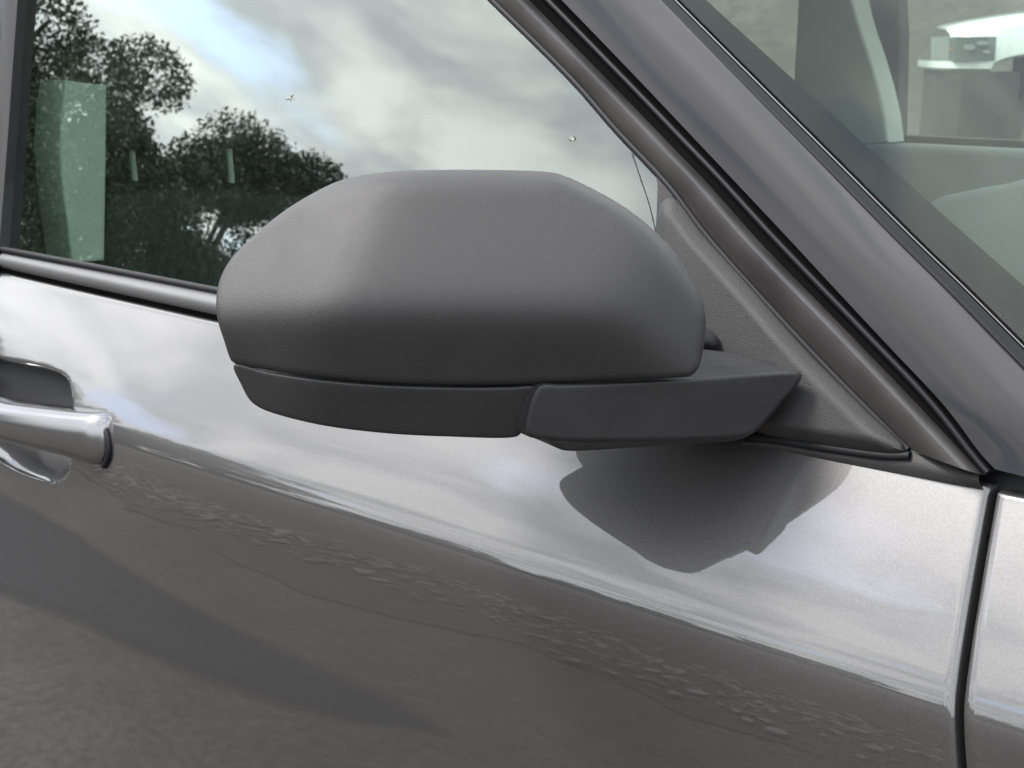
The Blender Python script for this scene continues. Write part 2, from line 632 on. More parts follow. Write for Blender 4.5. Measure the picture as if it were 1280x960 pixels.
M['ground'] = ground_mat()
xs = np.concatenate([[-900, -300, -100, -40], np.linspace(-20, 20, 41), [40, 100, 300, 900]])
ys = np.concatenate([[-900, -300, -100, -40], np.linspace(-20, 20, 81), [40, 100, 300, 900]])
gv = [(x, y, float(ground_z(x, y))) for x in xs for y in ys]
ground = tag(link('ground', gv, grid_faces(len(xs), len(ys), flip=True), 'ground'), 'worn brown grey asphalt around the car', kind='structure')

# ------------------------------------------------------------------ the parked car
car = tag(empty('parked_car', (-0.9, 0.83, 0)), 'grey metallic car in the foreground with a black plastic door mirror', 'car')


# ---- front door skin
SHUT = [(1229, 611), (1225, 660), (1217, 740), (1207, 840), (1197, 930), (1190, 990)]
shut3 = np.array([on_body(*p) for p in SHUT])
shut3 = shut3[np.argsort(shut3[:, 2])]
SHUT_FIT = np.polyfit(shut3[:, 2], shut3[:, 0], 1)


def shut_x(z):
    z = np.asarray(z, float)
    return np.polyval(SHUT_FIT, z)


DISH = catmull([(88, 492), (90, 520), (88, 560), (82, 592), (66, 602), (44, 597), (13, 584), (-14, 566), (-55, 530), (-74, 490),
                (-64, 450), (-30, 442), (2, 449), (28, 454), (59, 461), (80, 472)], 90, True)
dish3 = np.array([on_body(*p)[[0, 2]] for p in DISH])


def door_pts(X, Z):
    Y = body_y(X, Z)
    q = np.stack([X, Z], 1)
    near = (X < dish3[:, 0].max() + 0.03) & (X > dish3[:, 0].min() - 0.03) & (Z < dish3[:, 1].max() + 0.03) & (Z > dish3[:, 1].min() - 0.03)
    if near.any():
        d = seg_dist(q[near], dish3)
        s = np.where(inside(q[near], dish3), d, -d)
        t = np.clip((s + 0.003) / 0.022, 0, 1)
        Y[near] += 0.045 * (t * t * (3 - 2 * t))
    return Y, near


def skin(name, x0f, x1f, ztop, zbot, mat, parent, nx, nz, fine=None, hem=0.03):
    zs = np.unique(np.concatenate([np.linspace(zbot, ZB - 0.2, 30), np.linspace(ZB - 0.2, ZB - 0.13, 20), np.linspace(ZB - 0.13, ZB - 0.085, 46), np.linspace(ZB - 0.085, ztop, 36)]
                                  + ([np.linspace(fine[2], fine[3], 70)] if fine else [])))
    us = np.linspace(0, 1, nx)
    us = np.unique(np.concatenate([us, [0.003, 0.008, 0.976, 0.988, 0.994, 0.997]]))
    if fine:
        us = np.unique(np.concatenate([us, np.linspace(fine[0], fine[1], 100)]))
    V, rows = [], len(zs)
    for z in zs:
        a, b_ = float(x0f(z)), float(x1f(z))
        X = a + (b_ - a) * us
        Y, nr = door_pts(X.copy(), np.full_like(X, z))
        row = [(X[0], Y[0] + hem, z), (X[0], Y[0] + 0.0012, z)] + [(x, y, z) for x, y in zip(X, Y)][1:-1]
        row += [(X[-1] - 0.0022, Y[-1] + 0.0004, z), (X[-1], Y[-1] + 0.0028, z), (X[-1], Y[-1] + hem, z)]
        V.append(row)
    nc = len(V[0])
    top = V[-1]
    # rolled top edge
    for dz, dy in ((0.0015, 0.0008), (0.0022, 0.003), (0.0022, 0.014)):
        V.append([(x, y + dy, z + dz) for x, y, z in top])
    flat = [p for r_ in V for p in r_]
    fs = grid_faces(len(V), nc, flip=False)
    return link(name, flat, fs, mat, parent, True, 60), zs


def x_of(v):
    return lambda z: v


fx0 = (dish3[:, 0].min() - 0.01 + 1.06) / (1.06 + 0.14)
fx1 = (dish3[:, 0].max() + 0.01 + 1.06) / (1.06 + 0.14)
door, _ = skin('front_door', x_of(-1.06), shut_x, ZB - 0.002, 0.36, 'paint', car, 60, 0,
               (fx0, fx1, dish3[:, 1].min() - 0.01, dish3[:, 1].max() + 0.01))
gap = 0.0052
wing, _ = skin('front_wing', lambda z: shut_x(z) + gap, x_of(1.0), ZB - 0.004, 0.36, 'paint', car, 40, 0)
rear, _ = skin('rear_door', x_of(-2.1), x_of(-1.066), ZB - 0.002, 0.36, 'paint', car, 30, 0)
# dark structure behind the shut lines
link('door_jamb', [(-1.09, -0.02, 0.4), (-1.03, -0.02, 0.4), (-1.03, 0.03, 1.09), (-1.09, 0.03, 1.09)], [(0, 1, 2, 3)], 'gap', car, False)
jz = np.linspace(0.4, ZB - 0.0, 30)
jv = []
for z in jz:
    sx = float(shut_x(z))
    jv += [(sx - 0.02, float(body_y(sx, z)) + 0.02, z), (sx + 0.03, float(body_y(sx, z)) + 0.02, z)]
link('hinge_jamb', jv, grid_faces(len(jz), 2), 'gap', car, False)

# ---- side glass, belt trim, window frame
SIDE_N = np.array([0, -math.cos(rad(18)), math.sin(rad(18))])


def side_at(x, z, off=0.0):
    return np.array([x, GT * (z - ZB) + off, z])


# pane: grid over the opening, clipped by the sloping frame
lz = np.linspace(ZB - 0.02, 1.56, 24)
fr_l = np.array([on_side(*p) for p in [(480, -137), (557, -60), (617, 0), (719, 101), (775, 165), (816, 208), (842, 238), (884, 296), (1010, 437), (1137, 562)]])
fr_l = fr_l[np.argsort(fr_l[:, 2])]
gv = []
for z in lz:
    xr = np.interp(z, fr_l[:, 2], fr_l[:, 0]) if z < fr_l[-1, 2] else fr_l[-1, 0] - (z - fr_l[-1, 2]) * 1.6
    for u in np.linspace(0, 1, 24):
        x = -1.10 + (min(xr, -0.02) + 0.012 + 1.10) * u
        cv = 0.010 * (1 - ((z - ZB) / 0.45 - 0.5) ** 2 * 4) * 0.0
        gv.append(side_at(x, z, 0.012 - cv))
pane = link('window_pane', gv, grid_faces(24, 24), 'side_glass', door)

# dried splashes on the pane and the printed edge line near its front corner
rs = random.Random(5)
for cx_, cy_, sz_ in ((361, 122, 5), (716, 174, 4.5)):
    star = []
    for k in range(22):
        a = 2 * math.pi * k / 22
        rr_ = sz_ * (1.0 if k % 2 else 0.28) * rs.uniform(0.35, 1.25)
        star.append(on_side(cx_ + rr_ * math.cos(a) * 1.3, cy_ + rr_ * math.sin(a) * 0.8, 0.0112))
    slab('dried_splash', star, (0, 0.0006, 0), 'splash', door)
tube('pane_edge_line', [on_side(x, y, 0.0117) for x, y in catmull([(790, 192), (800, 222), (811, 255), (820, 292)], 24)], 0.0003, 'sail', door, 6)
# fixed quarter seal line at the front corner of the pane and black edging along the sloping frame
belt_l = [(-60, 327), (0, 337), (90, 354), (180, 371), (268, 386), (420, 413), (620, 450), (800, 490), (960, 530)]
n = 60
bp = np.array([on_y(x, y, 0.0) for x, y in catmull(belt_l, n)])
bv = []
prof = [(0.010, 0.012), (0.0085, 0.004), (0.0060, -0.003), (0.001, -0.0065), (-0.004, -0.006), (-0.0075, -0.0035), (-0.0085, 0.006)]
xsb = np.linspace(-1.06, 0.0, n)
for x in xsb:
    for dz, dy in prof:
        bv.append((x, dy + 0.004 + 0.022 * (x + .45) ** 2, ZB + 0.0135 + dz))
link('belt_trim', bv, grid_faces(n, len(prof)), 'belt', door)
# glass wiper lip above the trim, dark tube put in for the shade of the gap under it
tube('wiper_seal', [(x, 0.012, ZB + 0.0245) for x in np.linspace(-1.06, -0.01, 10)], 0.0035, 'rubber', door)
tube('belt_gap_shade', [(x, 0.007 + 0.022 * (x + .45) ** 2, ZB + 0.0026) for x in np.linspace(-1.06, 0.05, 40)], 0.0045, 'gap', door)


def frame_prof(v):
    return 0.15 + 0.85 * math.sin(min(1, v / 0.78) * math.pi / 2) ** 1.3 * (1 - max(0, (v - 0.86) / 0.14) ** 2 * 0.8)


FL = [(437, -180), (500, -117), (557, -60), (617, 0), (719, 101), (775, 165), (816, 208), (842, 237), (884, 293), (1010, 433), (1080, 505), (1137, 562)]
FR = [(490, -180), (552, -117), (610, -60), (670, 0), (800, 133), (845, 180), (880, 216), (906, 245), (955, 300), (1070, 418), (1140, 491), (1222, 592)]
strip('window_frame', FL, [(x - 8, y + 5) for x, y in FR[:-1]] + [FR[-1]], 'frame', door, 0.006, 0.0, 0.0085, frame_prof, 90, 18, 0.02)
# dark run channel between pane and frame
RL = [(x - 4, y + 3) for x, y in FL[:9]]
tube('run_channel', [on_side(x, y, 0.004) for x, y in catmull([(x - 1, y + 1) for x, y in FL], 60)], 0.0028, 'rubber', door)
# B pillar cover at the rear of the pane
bl = [(-60, -140), (-50, 0), (-62, 200), (-70, 345)]
br = [(34, -140), (22, 0), (9, 180), (-3, 334)]
strip('pillar_cover', bl, br, 'pillar_paint', door, 0.0, 0.0, 0.004, lambda v: math.sin(math.pi * min(1, max(0, v))) ** 0.4, 30, 10, 0.012)

# ---- A pillar, its door seal, windscreen edge trim
AL = [(517, -180), (580, -117), (640, -60), (700, 0), (800, 103), (880, 187), (987, 300), (1040, 357), (1115, 437), (1190, 517), (1240, 572), (1257, 590)]
AT = [(663, -180), (725, -117), (784, -60), (843, 0), (1040, 197), (1143, 300), (1206, 361), (1281, 436), (1353, 508), (1433, 590), (1463, 620), (1481, 640)]
AL = [(x + 6, y - 3) for x, y in AL[:-2]] + AL[-2:]
AR = [(x - 14 - 6 * max(0, y) / 300, y) for x, y in AT]


def pillar_prof(v):
    return 0.8 + 0.2 * math.sin(math.pi / 2 * v / 0.35) if v < 0.35 else 1 - 0.9 * ((v - 0.35) / 0.65) ** 2


pillar = strip('windscreen_pillar', AL, AR, 'pillar_paint', car, 0.013, 0.062, 0.016, pillar_prof, 90, 26, 0.02)
strip('door_seal', [(x - 16, y + 13) for x, y in FR], [(x + 8, y - 8) for x, y in AL], 'gap', pillar, 0.007, 0.011, 0.002, lambda v: 0, 60, 4)
tube('seal_lip', [on_side(a[0] * .62 + b[0] * .38, a[1] * .62 + b[1] * .38, 0.0045) for a, b in zip(catmull(FR, 60), catmull(AL, 60))], 0.0022, 'rubber', pillar)
strip('windscreen_trim', [(x - 3, y + 1) for x, y in AR], [(x + 1, y) for x, y in AT], 'rubber', pillar, 0.060, 0.068, 0.0025, lambda v: math.sin(math.pi * v) ** 0.5, 80, 8, 0.01)
tube('glass_edge', [on_side(x + 1, y, 0.0665) for x, y in catmull(AT, 60)], 0.0005, 'belt', pillar)
tube('glass_gap', [on_side(x + 4, y, 0.068) for x, y in catmull(AT, 60)], 0.0012, 'gap', pillar)

# ---- windscreen: from the trim line across the car, bowed forward
gl3 = np.array([on_side(*p, 0.070) for p in AT])
gl3 = gl3[np.argsort(gl3[:, 2])]
WS_W = 1.66 - 2 * 0.08


def screen_pt(z, w, off=0.0):
    x = np.interp(z, gl3[:, 2], gl3[:, 0])
    if z > gl3[-1, 2]:
        x = gl3[-1, 0] - (z - gl3[-1, 2]) * 1.6
    y = GT * (z - ZB) + 0.070
    half = 0.83 - y
    t = w / half
    bow = 0.13 * (1 - (1 - t) ** 2)
    return np.array([x + bow - 0.35 * off, y + w, z - 0.0 - off])


def on_screen(px, py):
    z, w = 1.25, 0.05
    best = None
    for _ in range(60):
        def res(z_, w_):
            p = screen_pt(z_, w_)
            v = p - CAM
            dd = v @ FWD
            return np.array([640 + FPX * (v @ RGT) / dd - px, 480 - FPX * (v @ UPV) / dd - py])
        r0 = res(z, w)
        J = np.stack([(res(z + 1e-4, w) - r0) / 1e-4, (res(z, w + 1e-4) - r0) / 1e-4], 1)
        st = np.linalg.solve(J, -r0)
        st = np.clip(st, -0.05, 0.05)
        z += st[0]; w += st[1]
        if np.abs(st).max() < 1e-6:
            break
    return z, w


zsn = np.linspace(gl3[0, 2] - 0.0, 1.56, 30)
wv, wn = [], 40
for z in zsn:
    half = 0.83 - (GT * (z - ZB) + 0.070)
    for j in range(wn):
        wv.append(screen_pt(z, 2 * half * j / (wn - 1)))
screen = link('windscreen', wv, grid_faces(30, wn), 'screen_glass', car)
# black printed border behind the glass
inner = [on_screen(*p) for p in [(830, -60), (892, 0), (985, 84), (1081, 171), (1180, 259), (1280, 347), (1330, 391)]]
iz = np.array([a for a, b in inner]); iw = np.array([b for a, b in inner])
o_ = np.argsort(iz); iz, iw = iz[o_], iw[o_]
fv = []
for z in zsn:
    for j in range(5):
        fv.append(screen_pt(z, np.interp(z, iz, iw) * j / 4, 0.004))
link('frit_border', fv, grid_faces(30, 5), 'frit', screen)
# cowl at the foot of the windscreen
cz = gl3[0, 2]
cv = []
for y in np.linspace(0.0, 1.66, 30):
    b = 0.13 * (1 - (1 - min(1, max(0, (y - 0.05) / 0.78))) ** 2) if y < 0.83 else 0.13 * (1 - (1 - min(1, max(0, (1.61 - y) / 0.78))) ** 2)
    for dx, dz in ((-0.25, -0.03), (-0.02, -0.012), (0.05, -0.018), (0.25, -0.03), (0.9, -0.08)):
        cv.append((gl3[0, 0] + b + dx, y, cz + dz))
link('cowl_panel', cv, grid_faces(30, 5), 'rubber', car)

slab('scuttle_seal', [on_side(x, y, 0.018) for x, y in [(1222, 582), (1262, 590), (1330, 606), (1330, 640), (1222, 625)]], (0, 0.01, 0), 'rubber', car)
# ---- door handle
hc = [on_body(*p, -0.03) for p in [(0, 528), (60, 547), (112, 565)]]
hx1 = on_body(123, 562, -0.008)[0]
hx0 = -1.03
sec_n = 28
hv, hn = [], 48
for i in range(hn):
    u = 1 - (1 - i / (hn - 1)) ** 1.35
    x = hx0 + (hx1 - hx0) * u
    HZ = float(np.interp(x, [c[0] for c in hc], [c[2] for c in hc]))
    hh = float(np.interp(x, [hc[0][0], hc[1][0], hc[2][0]], [0.0180, 0.0212, 0.0268]))
    lift = 0.036 - 0.031 * max(0.0, (u - 0.45) / 0.55) ** 1.4 - 0.03 * max(0.0, (0.12 - u) / 0.12) ** 2
    r_end = 0.018
    e = max(0.0, 1 - (hx1 - x) / r_end)
    k_e = 1 - 0.45 * (1 - math.sqrt(max(0.0, 1 - e * e)))
    yc = float(body_y(x, HZ)) - lift + 0.012 + 0.012 * (1 - math.sqrt(max(0.0, 1 - e * e)))
    for k in range(sec_n):
        w = 2 * math.pi * k / sec_n
        c, s_ = math.cos(w), math.sin(w)
        sy = math.copysign(abs(c) ** 0.6, c) * 0.016
        sz = math.copysign(abs(s_) ** 0.55, s_) * hh * k_e
        hv.append((x, yc - sy * (1 + 0.2 * (c > 0) * (s_ < 0) * abs(s_)) + 0.006 * max(0, s_), HZ + sz))
hf = grid_faces(hn, sec_n, close=True)
hf += [tuple(range(sec_n)), tuple((hn - 1) * sec_n + k for k in range(sec_n))[::-1]]
handle = link('door_handle', hv, hf, 'chrome', door, True, 55)
tube('handle_gasket', [on_body(x, y, -0.001) for x, y in catmull([(112, 516), (123, 524), (132, 537), (136.5, 560), (135, 573), (130, 583)], 40)], 0.003, 'rubber', door)
# dark sheet painted for the shade in the body-coloured hollow behind the bar
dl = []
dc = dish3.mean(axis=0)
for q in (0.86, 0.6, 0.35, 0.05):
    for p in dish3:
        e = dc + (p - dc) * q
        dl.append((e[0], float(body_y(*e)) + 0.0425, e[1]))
link('recess_shade_sheet', dl, grid_faces(4, len(dish3), close=True) + [tuple(3 * len(dish3) + i for i in range(len(dish3)))], 'recess', door)

# ---- corner cover (sail) and the mirror
corner = [(816, 206), (842, 236), (848, 252), (860, 290), (846, 320), (818, 320), (821, 262), (822, 230)]
slab('corner_filler', [on_side(*p, 0.002) for p in corner], (0, 0.01, 0), 'sail', door)
SAIL = [(844, 247), (834, 251), (828, 264), (825, 290), (820, 330), (812, 420), (850, 480), (935, 535), (963, 545), (1010, 553), (1060, 561), (1110, 567), (1130, 567), (1135, 562), (1085, 512), (1010, 437), (945, 363), (884, 296)]
sail_o = catmull(SAIL, 110, True)


def pad_side(name, outline, off, bulge, mat, parent, edge, axis, thick=0.02, prof=None):
    rings = [0, 0.02, 0.05, 0.09, 0.14, 0.2, 0.27, 0.36, 0.48, 0.62, 0.8, 0.97]
    A, B = np.array(axis[0], float), np.array(axis[1], float)
    ab = B - A
    tg = np.array([A + np.clip(((p - A) @ ab) / (ab @ ab), 0, 1) * ab for p in outline])
    flat = np.concatenate([outline * (1 - q) + tg * q for q in rings])
    d = seg_dist(flat, outline)
    d[:len(outline)] = 0
    vs_ = [on_side(x, y, off) + SIDE_N * thick for x, y in outline]
    vs_ = [on_side(x, y, off) for x, y in outline]
    for (x, y), dd in zip(flat, d):
        vs_.append(on_side(x, y, off) + SIDE_N * (thick + bulge * prof(dd / edge)))
    m = len(outline)
    fs = grid_faces(len(rings) + 1, m, close=True)
    fs.append(tuple(len(rings) * m + i for i in range(m)))
    o = link(name, vs_, fs, mat, parent, True, 50)
    bm = bmesh.new(); bm.from_mesh(o.data)
    bmesh.ops.recalc_face_normals(bm, faces=bm.faces)
    bm.to_mesh(o.data); bm.free()
    o.data.shade_smooth(); o.data.set_sharp_from_angle(angle=rad(55))
    return o


HOUSE = [(270, 378), (271, 355), (280, 330), (300, 306), (348, 266), (400, 235), (425, 224), (455, 218), (520, 214.5), (600, 214), (675, 216),
         (697, 219), (735, 236), (780, 263), (820, 297), (851, 332), (870, 366), (876, 390), (877, 414), (874, 440), (866, 462), (858, 470), (843, 472),
         (760, 475.5), (670, 480), (580, 481.5), (480, 478.5), (400, 471), (340, 463), (295, 455), (289, 452), (280, 424), (273, 400)]
house_o = catmull(HOUSE, 220, True)


def house_h(x, y):
    up = 112 + 0.34 * (y - 392)
    low = 112 - 0.56 * (y - 392)
    left_up = 20 + 0.62 * (x - 275) + 0.55 * (y - 392)
    left_lo = 24 + 0.62 * (x - 275) - 0.48 * (y - 392)
    right = 118 - 0.5 * (x - 752)
    return softmin([up, low, left_up, left_lo, right], 0.088)


def sstep(a, b, v):
    t = min(1.0, max(0.0, (v - a) / (b - a)))
    return t * t * (3 - 2 * t)


def house_extra(x, y, d):
    # broad chamfer below the crown of the cap and down its inboard shoulder
    w = (1 - sstep(330, 400, y)) * sstep(360, 470, x)
    return -24 * w * max(0.0, 1 - d / 34.0) ** 2


def house_edge(x, y):
    return 16 - 9 * sstep(440, 465, y) - 8 * (1 - sstep(300, 430, x)) * (1 - sstep(440, 465, y))


BACK = np.array([-0.975, 0.22, 0.0])
MD = 0.903                                     # metres from the lens plane to the mirror's outline


def back_w(x, y):
    low = sstep(300, 440, y)
    top = 0.6 * min(1.0, max(0.0, (x - 430) / 220)) + 0.4 * sstep(640, 860, x)
    bot = sstep(270, 640, x)
    return 0.02 + 0.98 * (top * (1 - low) + bot * low)


housing = pad('door_mirror', house_o, house_h, 'plastic', car, [(380, 360), (770, 372)], MD, BACK, 0.18, 0.86, house_edge, True, house_extra, back_w)
housing['label'] = 'grained black plastic door mirror housing'
rim = RIM['door_mirror']
rc = rim.mean(axis=0)
slab('mirror_glass', [rc + (p - rc) * 0.93 + BACK * 0.003 for p in rim[::2]], BACK * -0.004, 'mirror_glass', housing)

SKIRT = [(291.5, 456), (340, 465.5), (400, 474), (480, 481), (580, 484), (640, 483.5), (665, 482.5), (668, 486), (664, 500), (651, 541), (646, 545), (560, 545), (480, 540.5), (400, 530), (335, 514.5), (320, 508), (310, 500), (300, 481)]
skirt_o = catmull(SKIRT, 160, True)


def skirt_h(x, y):
    return house_h(x, y) - 1.5


pad('lower_cover', skirt_o, skirt_h, 'plastic_low', housing, [(330, 487), (650, 515)], MD, BACK, 0.155, 0.93, 4.5, True, None, back_w, 6)

ARM = [(672.5, 482.5), (700, 480.5), (760, 478), (860, 472.5), (985, 464), (999, 464.5), (1004, 469), (1000, 480), (984, 499), (955, 533), (940, 545), (925, 548), (800, 551), (690, 549), (660, 544), (656.5, 540)]
arm_o = catmull(ARM, 150, True)


def arm_h(x, y):
    return 73 - 0.24 * (x - 668) - 0.36 * (y - 482)


arm = pad('mirror_arm', arm_o, arm_h, 'plastic_low', housing, [(700, 512), (930, 500)], MD, BACK, 0.095, 0.95, 6, True, None, None, 6)
FOOT = [(684, 549), (700, 547), (925, 545), (940, 546), (925, 551), (850, 556), (735, 562.5), (715, 563), (700, 561)]
pad('arm_foot', catmull(FOOT, 90, True), lambda x, y: 40 - 0.24 * (x - 668) - 0.6 * (y - 550), 'plastic_low', housing,
    [(710, 555), (900, 550)], MD, BACK, 0.06, 0.95, 4, True, None, None, 4)
# top shelf of the arm running into the corner cover
SHELF = [(868, 473), (876, 452), (882, 442), (896, 440), (1000, 457), (1008, 463), (940, 468)]
pad('arm_shelf', catmull(SHELF, 80, True), lambda x, y: 36 - 0.24 * (x - 668) + 1.2 * (y - 470), 'sail', housing,
    [(895, 456), (985, 461)], MD, BACK, 0.02, 0.95, 5, True, None, None, 5)


def sail_prof(q):
    q = min(1.0, max(0.0, q))
    return math.sin(q * math.pi / 2)


pad_side('corner_cover', sail_o, 0.004, 0.007, 'sail', housing, 15.0, [(850, 340), (1000, 520)], 0.004, lambda q: min(1.0, max(0.0, q)) ** 0.85)
# stub behind the housing where it meets the cover
STUB = [(868, 405), (890, 414), (898, 424), (897, 434), (884, 442), (868, 446)]
pad_side('pivot_boss', catmull(STUB, 40, True), -0.010, 0.012, 'plastic_low', housing, 10, [(875, 420), (880, 432)], 0.004, sail_prof)
# rubber shelf under the cover at the top of the door
shelf_l = [(930, 548), (965, 549), (1010, 556), (1060, 561), (1130, 563), (1180, 577), (1224, 591)]
shelf_r = [(930, 560), (965, 562), (1002, 570), (1070, 582), (1137, 594), (1190, 604), (1227, 610)]
strip('belt_end_cap', shelf_l, shelf_r, 'sail', door, 0.004, 0.004, 0.002, lambda v: math.sin(math.pi * v), 40, 8, 0.008)
tube('cover_seal', [on_side(x, y, 0.002) for x, y in catmull([(940, 547), (965, 549), (1010, 556.5), (1060, 564), (1110, 570), (1138, 570)], 30)], 0.0028, 'rubber', door)

# ------------------------------------------------------------------ cabin seen through the glass
def mirror_y(p):
    return np.array([p[0], 1.66 - p[1], p[2]])


# roof, floor, far side
rv = []
for x in np.linspace(-2.9, -0.42, 12):
    for y in np.linspace(0.15, 1.51, 12):
        rv.append((x, y, 1.60 - 0.10 * ((y - .83) / .68) ** 2 - 0.05 * max(0, (x + 1.0)) * 1.2))
link('roof', rv, grid_faces(12, 12), 'pillar_paint', car)
rl = [(x, y, z - 0.03) for x, y, z in rv]
link('headliner', rl, grid_faces(12, 12, flip=True), 'trim_dark', car)
link('cabin_floor', [(-2.9, 0.05, 0.35), (0.3, 0.05, 0.35), (0.3, 1.61, 0.35), (-2.9, 1.61, 0.35)], [(0, 1, 2, 3)], 'trim_dark', car, False)
link('tailgate', [(-2.9, 0.05, 0.35), (-2.9, 1.61, 0.35), (-2.9, 1.61, 1.62), (-2.9, 0.05, 1.62)], [(0, 1, 2, 3)], 'trim_dark', car, False)
link('bulkhead', [(0.45, 0.05, 0.35), (0.45, 1.61, 0.35), (0.45, 1.61, 1.04), (0.45, 0.05, 1.04)], [(0, 1, 2, 3)], 'trim_dark', car, False)
# near side inner door trim, under the glass
link('door_lining', [(-1.06, 0.03, 0.4), (0.3, 0.03, 0.4), (0.3, 0.035, ZB - 0.01), (-1.06, 0.035, ZB - 0.01)], [(0, 1, 2, 3)], 'trim_dark', door, False)
# near side rear: glass and pillars behind the front door
link('rear_side_panel', [side_at(-2.9, ZB, 0.02), side_at(-1.13, ZB, 0.02), side_at(-1.20, 1.6, 0.02), side_at(-2.9, 1.6, 0.02)], [(0, 1, 2, 3)], 'frit', car, False)
# dashboard
dv_ = []
for y in np.linspace(0.08, 1.58, 16):
    for x, z in ((0.40, 1.06), (0.10, 1.055), (-0.20, 1.045), (-0.32, 1.02), (-0.36, 0.96), (-0.34, 0.8), (-0.2, 0.6)):
        dv_.append((x, y, z + 0.012 * math.exp(-((y - 0.45) / 0.2) ** 2)))
link('dashboard', dv_, grid_faces(16, 7), 'seat', car)
# far door: sill, lining, window frame and pane
far_sill = [on_y(x, y, 1.60) for x, y in [(1150, 170), (1290, 176)]]
FZ = far_sill[0][2]
print('far sill', far_sill)
far_door = box_obj('far_door', (-2.9, 1.56, 0.4), (0.5, 1.66, FZ - 0.012), 'trim_mid', car, 0.015)
box_obj('sill_seal', (-1.9, 1.60, FZ - 0.012), (0.5, 1.63, FZ), 'rubber', far_door, 0.004)
link('far_rear_blocker', [(-2.9, 1.60, FZ - 0.02), (-1.42, 1.60, FZ - 0.02), (-1.42, 1.48, 1.60), (-2.9, 1.48, 1.60)], [(0, 1, 2, 3)], 'trim_dark', car, False)  # opaque panel added over the far rear windows to keep the cabin dark
fp = [(-1.85, 1.615, FZ - 0.01), (0.5, 1.615, FZ - 0.01), (-0.28, 1.52, 1.52), (-1.85, 1.52, 1.52)]
M['hazy_glass'] = glass('hazy_far_glass', (0.55, 0.62, 0.57), 1.5, 0.09)  # pale haze put into the pane for the veil of reflected sky
link('far_pane', fp, [(0, 3, 2, 1)], 'hazy_glass', far_door, False)
PIL = [(1000, -60), (1050, -60), (1064, 0), (1076, 40), (1088, 75), (1098, 110), (1106, 145), (1110, 178), (1086, 181), (1050, 182), (990, 120)]
slab('pillar_lining', [on_y(x, y, 1.50) for x, y in PIL], (0, 0.05, 0), 'trim_far', car, 0.006)
PIL2 = [(1075, -60), (1118, -60), (1125, 40), (1122, 170), (1100, 178), (1096, 60)]
slab('far_window_frame', [on_y(x, y, 1.57) for x, y in PIL2], (0, 0.03, 0), 'trim_dark', car, 0.004)

slab('instrument_hood', [on_y(x, y, 0.95) for x, y in catmull([(1140, 275), (1160, 252), (1200, 240), (1250, 231), (1320, 222), (1320, 360), (1140, 360)], 60, True)], (0, 0.12, 0), 'trim_mid', car, 0.01)
# front seat with head restraint on two bright posts
SX = -1.30


def sx(px, py, X=SX):
    return on_x(px, py, X)


seat_bk = [(133, 236), (150, 229), (230, 227), (340, 232), (420, 245), (470, 300), (480, 420), (480, 560), (120, 560), (118, 420), (122, 330), (127, 270)]
seat = slab('front_seat', [sx(*p) for p in seat_bk], (-0.13, 0, 0), 'seat', car, 0.02)
rest = [(128, 60), (150, 38), (230, 30), (320, 36), (352, 60), (356, 120), (350, 165), (330, 186), (240, 191), (160, 189), (136, 172), (127, 120)]
slab('head_restraint', [sx(*p) + np.array([-0.01, 0, 0]) for p in rest], (-0.09, 0, 0), 'seat', seat, 0.02)
for a, b in (((164, 186), (170, 236)), ((286, 182), (290, 232))):
    tube('head_restraint_post', [sx(*a, SX - 0.04), sx(*b, SX - 0.04)], 0.0045, 'trim_pale', seat)
# pale lining of the near centre pillar, seen behind the seat's edge
BP = [(83, 100), (108, 104), (134, 106), (133, 200), (131, 326), (90, 329), (84, 275), (77, 225), (75, 180), (78, 135)]
slab('centre_pillar_lining', [on_x(x, y, -1.12) for x, y in BP], (-0.06, 0, 0), 'trim_pale', car, 0.003)
# rear bench
box_obj('rear_seat', (-2.6, 0.2, 0.4), (-2.2, 1.46, 1.15), 'seat', car, 0.06)

# ------------------------------------------------------------------ white car beyond, seen through the cabin
def place(local, org, ax, ay, az):
    return [tuple(org + p[0] * ax + p[1] * ay + p[2] * az) for p in local]


WC = on_y(1217, 61, 9.6)                        # its near headlight
wz = float(ground_z(WC[0], WC[1] + 0.5))
W_F = np.array([-0.80, -0.60, 0.0])             # it points to the rear of the grey car and a little this way
W_F /= np.linalg.norm(W_F)
W_L = np.array([W_F[1], -W_F[0], 0.0]) * 1.0     # across, away from us
if W_L[1] < 0:
    W_L = -W_L
W_U = np.array([0, 0, 1.0])
W_O = np.array([WC[0], WC[1], wz])
HL = WC[2] - wz
print('white car', WC, wz, 'headlight height', HL)
suv = tag(empty('white_car', tuple(W_O)), 'white off-road style car beyond the cabin, seen through the windscreen', 'car')


def wobj(name, local, faces, mat, parent, smooth=True):
    return link(name, place(local, W_O, W_F, W_L, W_U), faces, mat, parent, smooth, 35)


# body: stations from the nose backwards (local x forward, 0 at headlight), section over height
def suv_section(x):
    """near flank y offset by height for a station x (negative = behind the headlight)"""
    nose = max(0.0, min(1.0, (x + 0.28) / 0.42))
    return nose


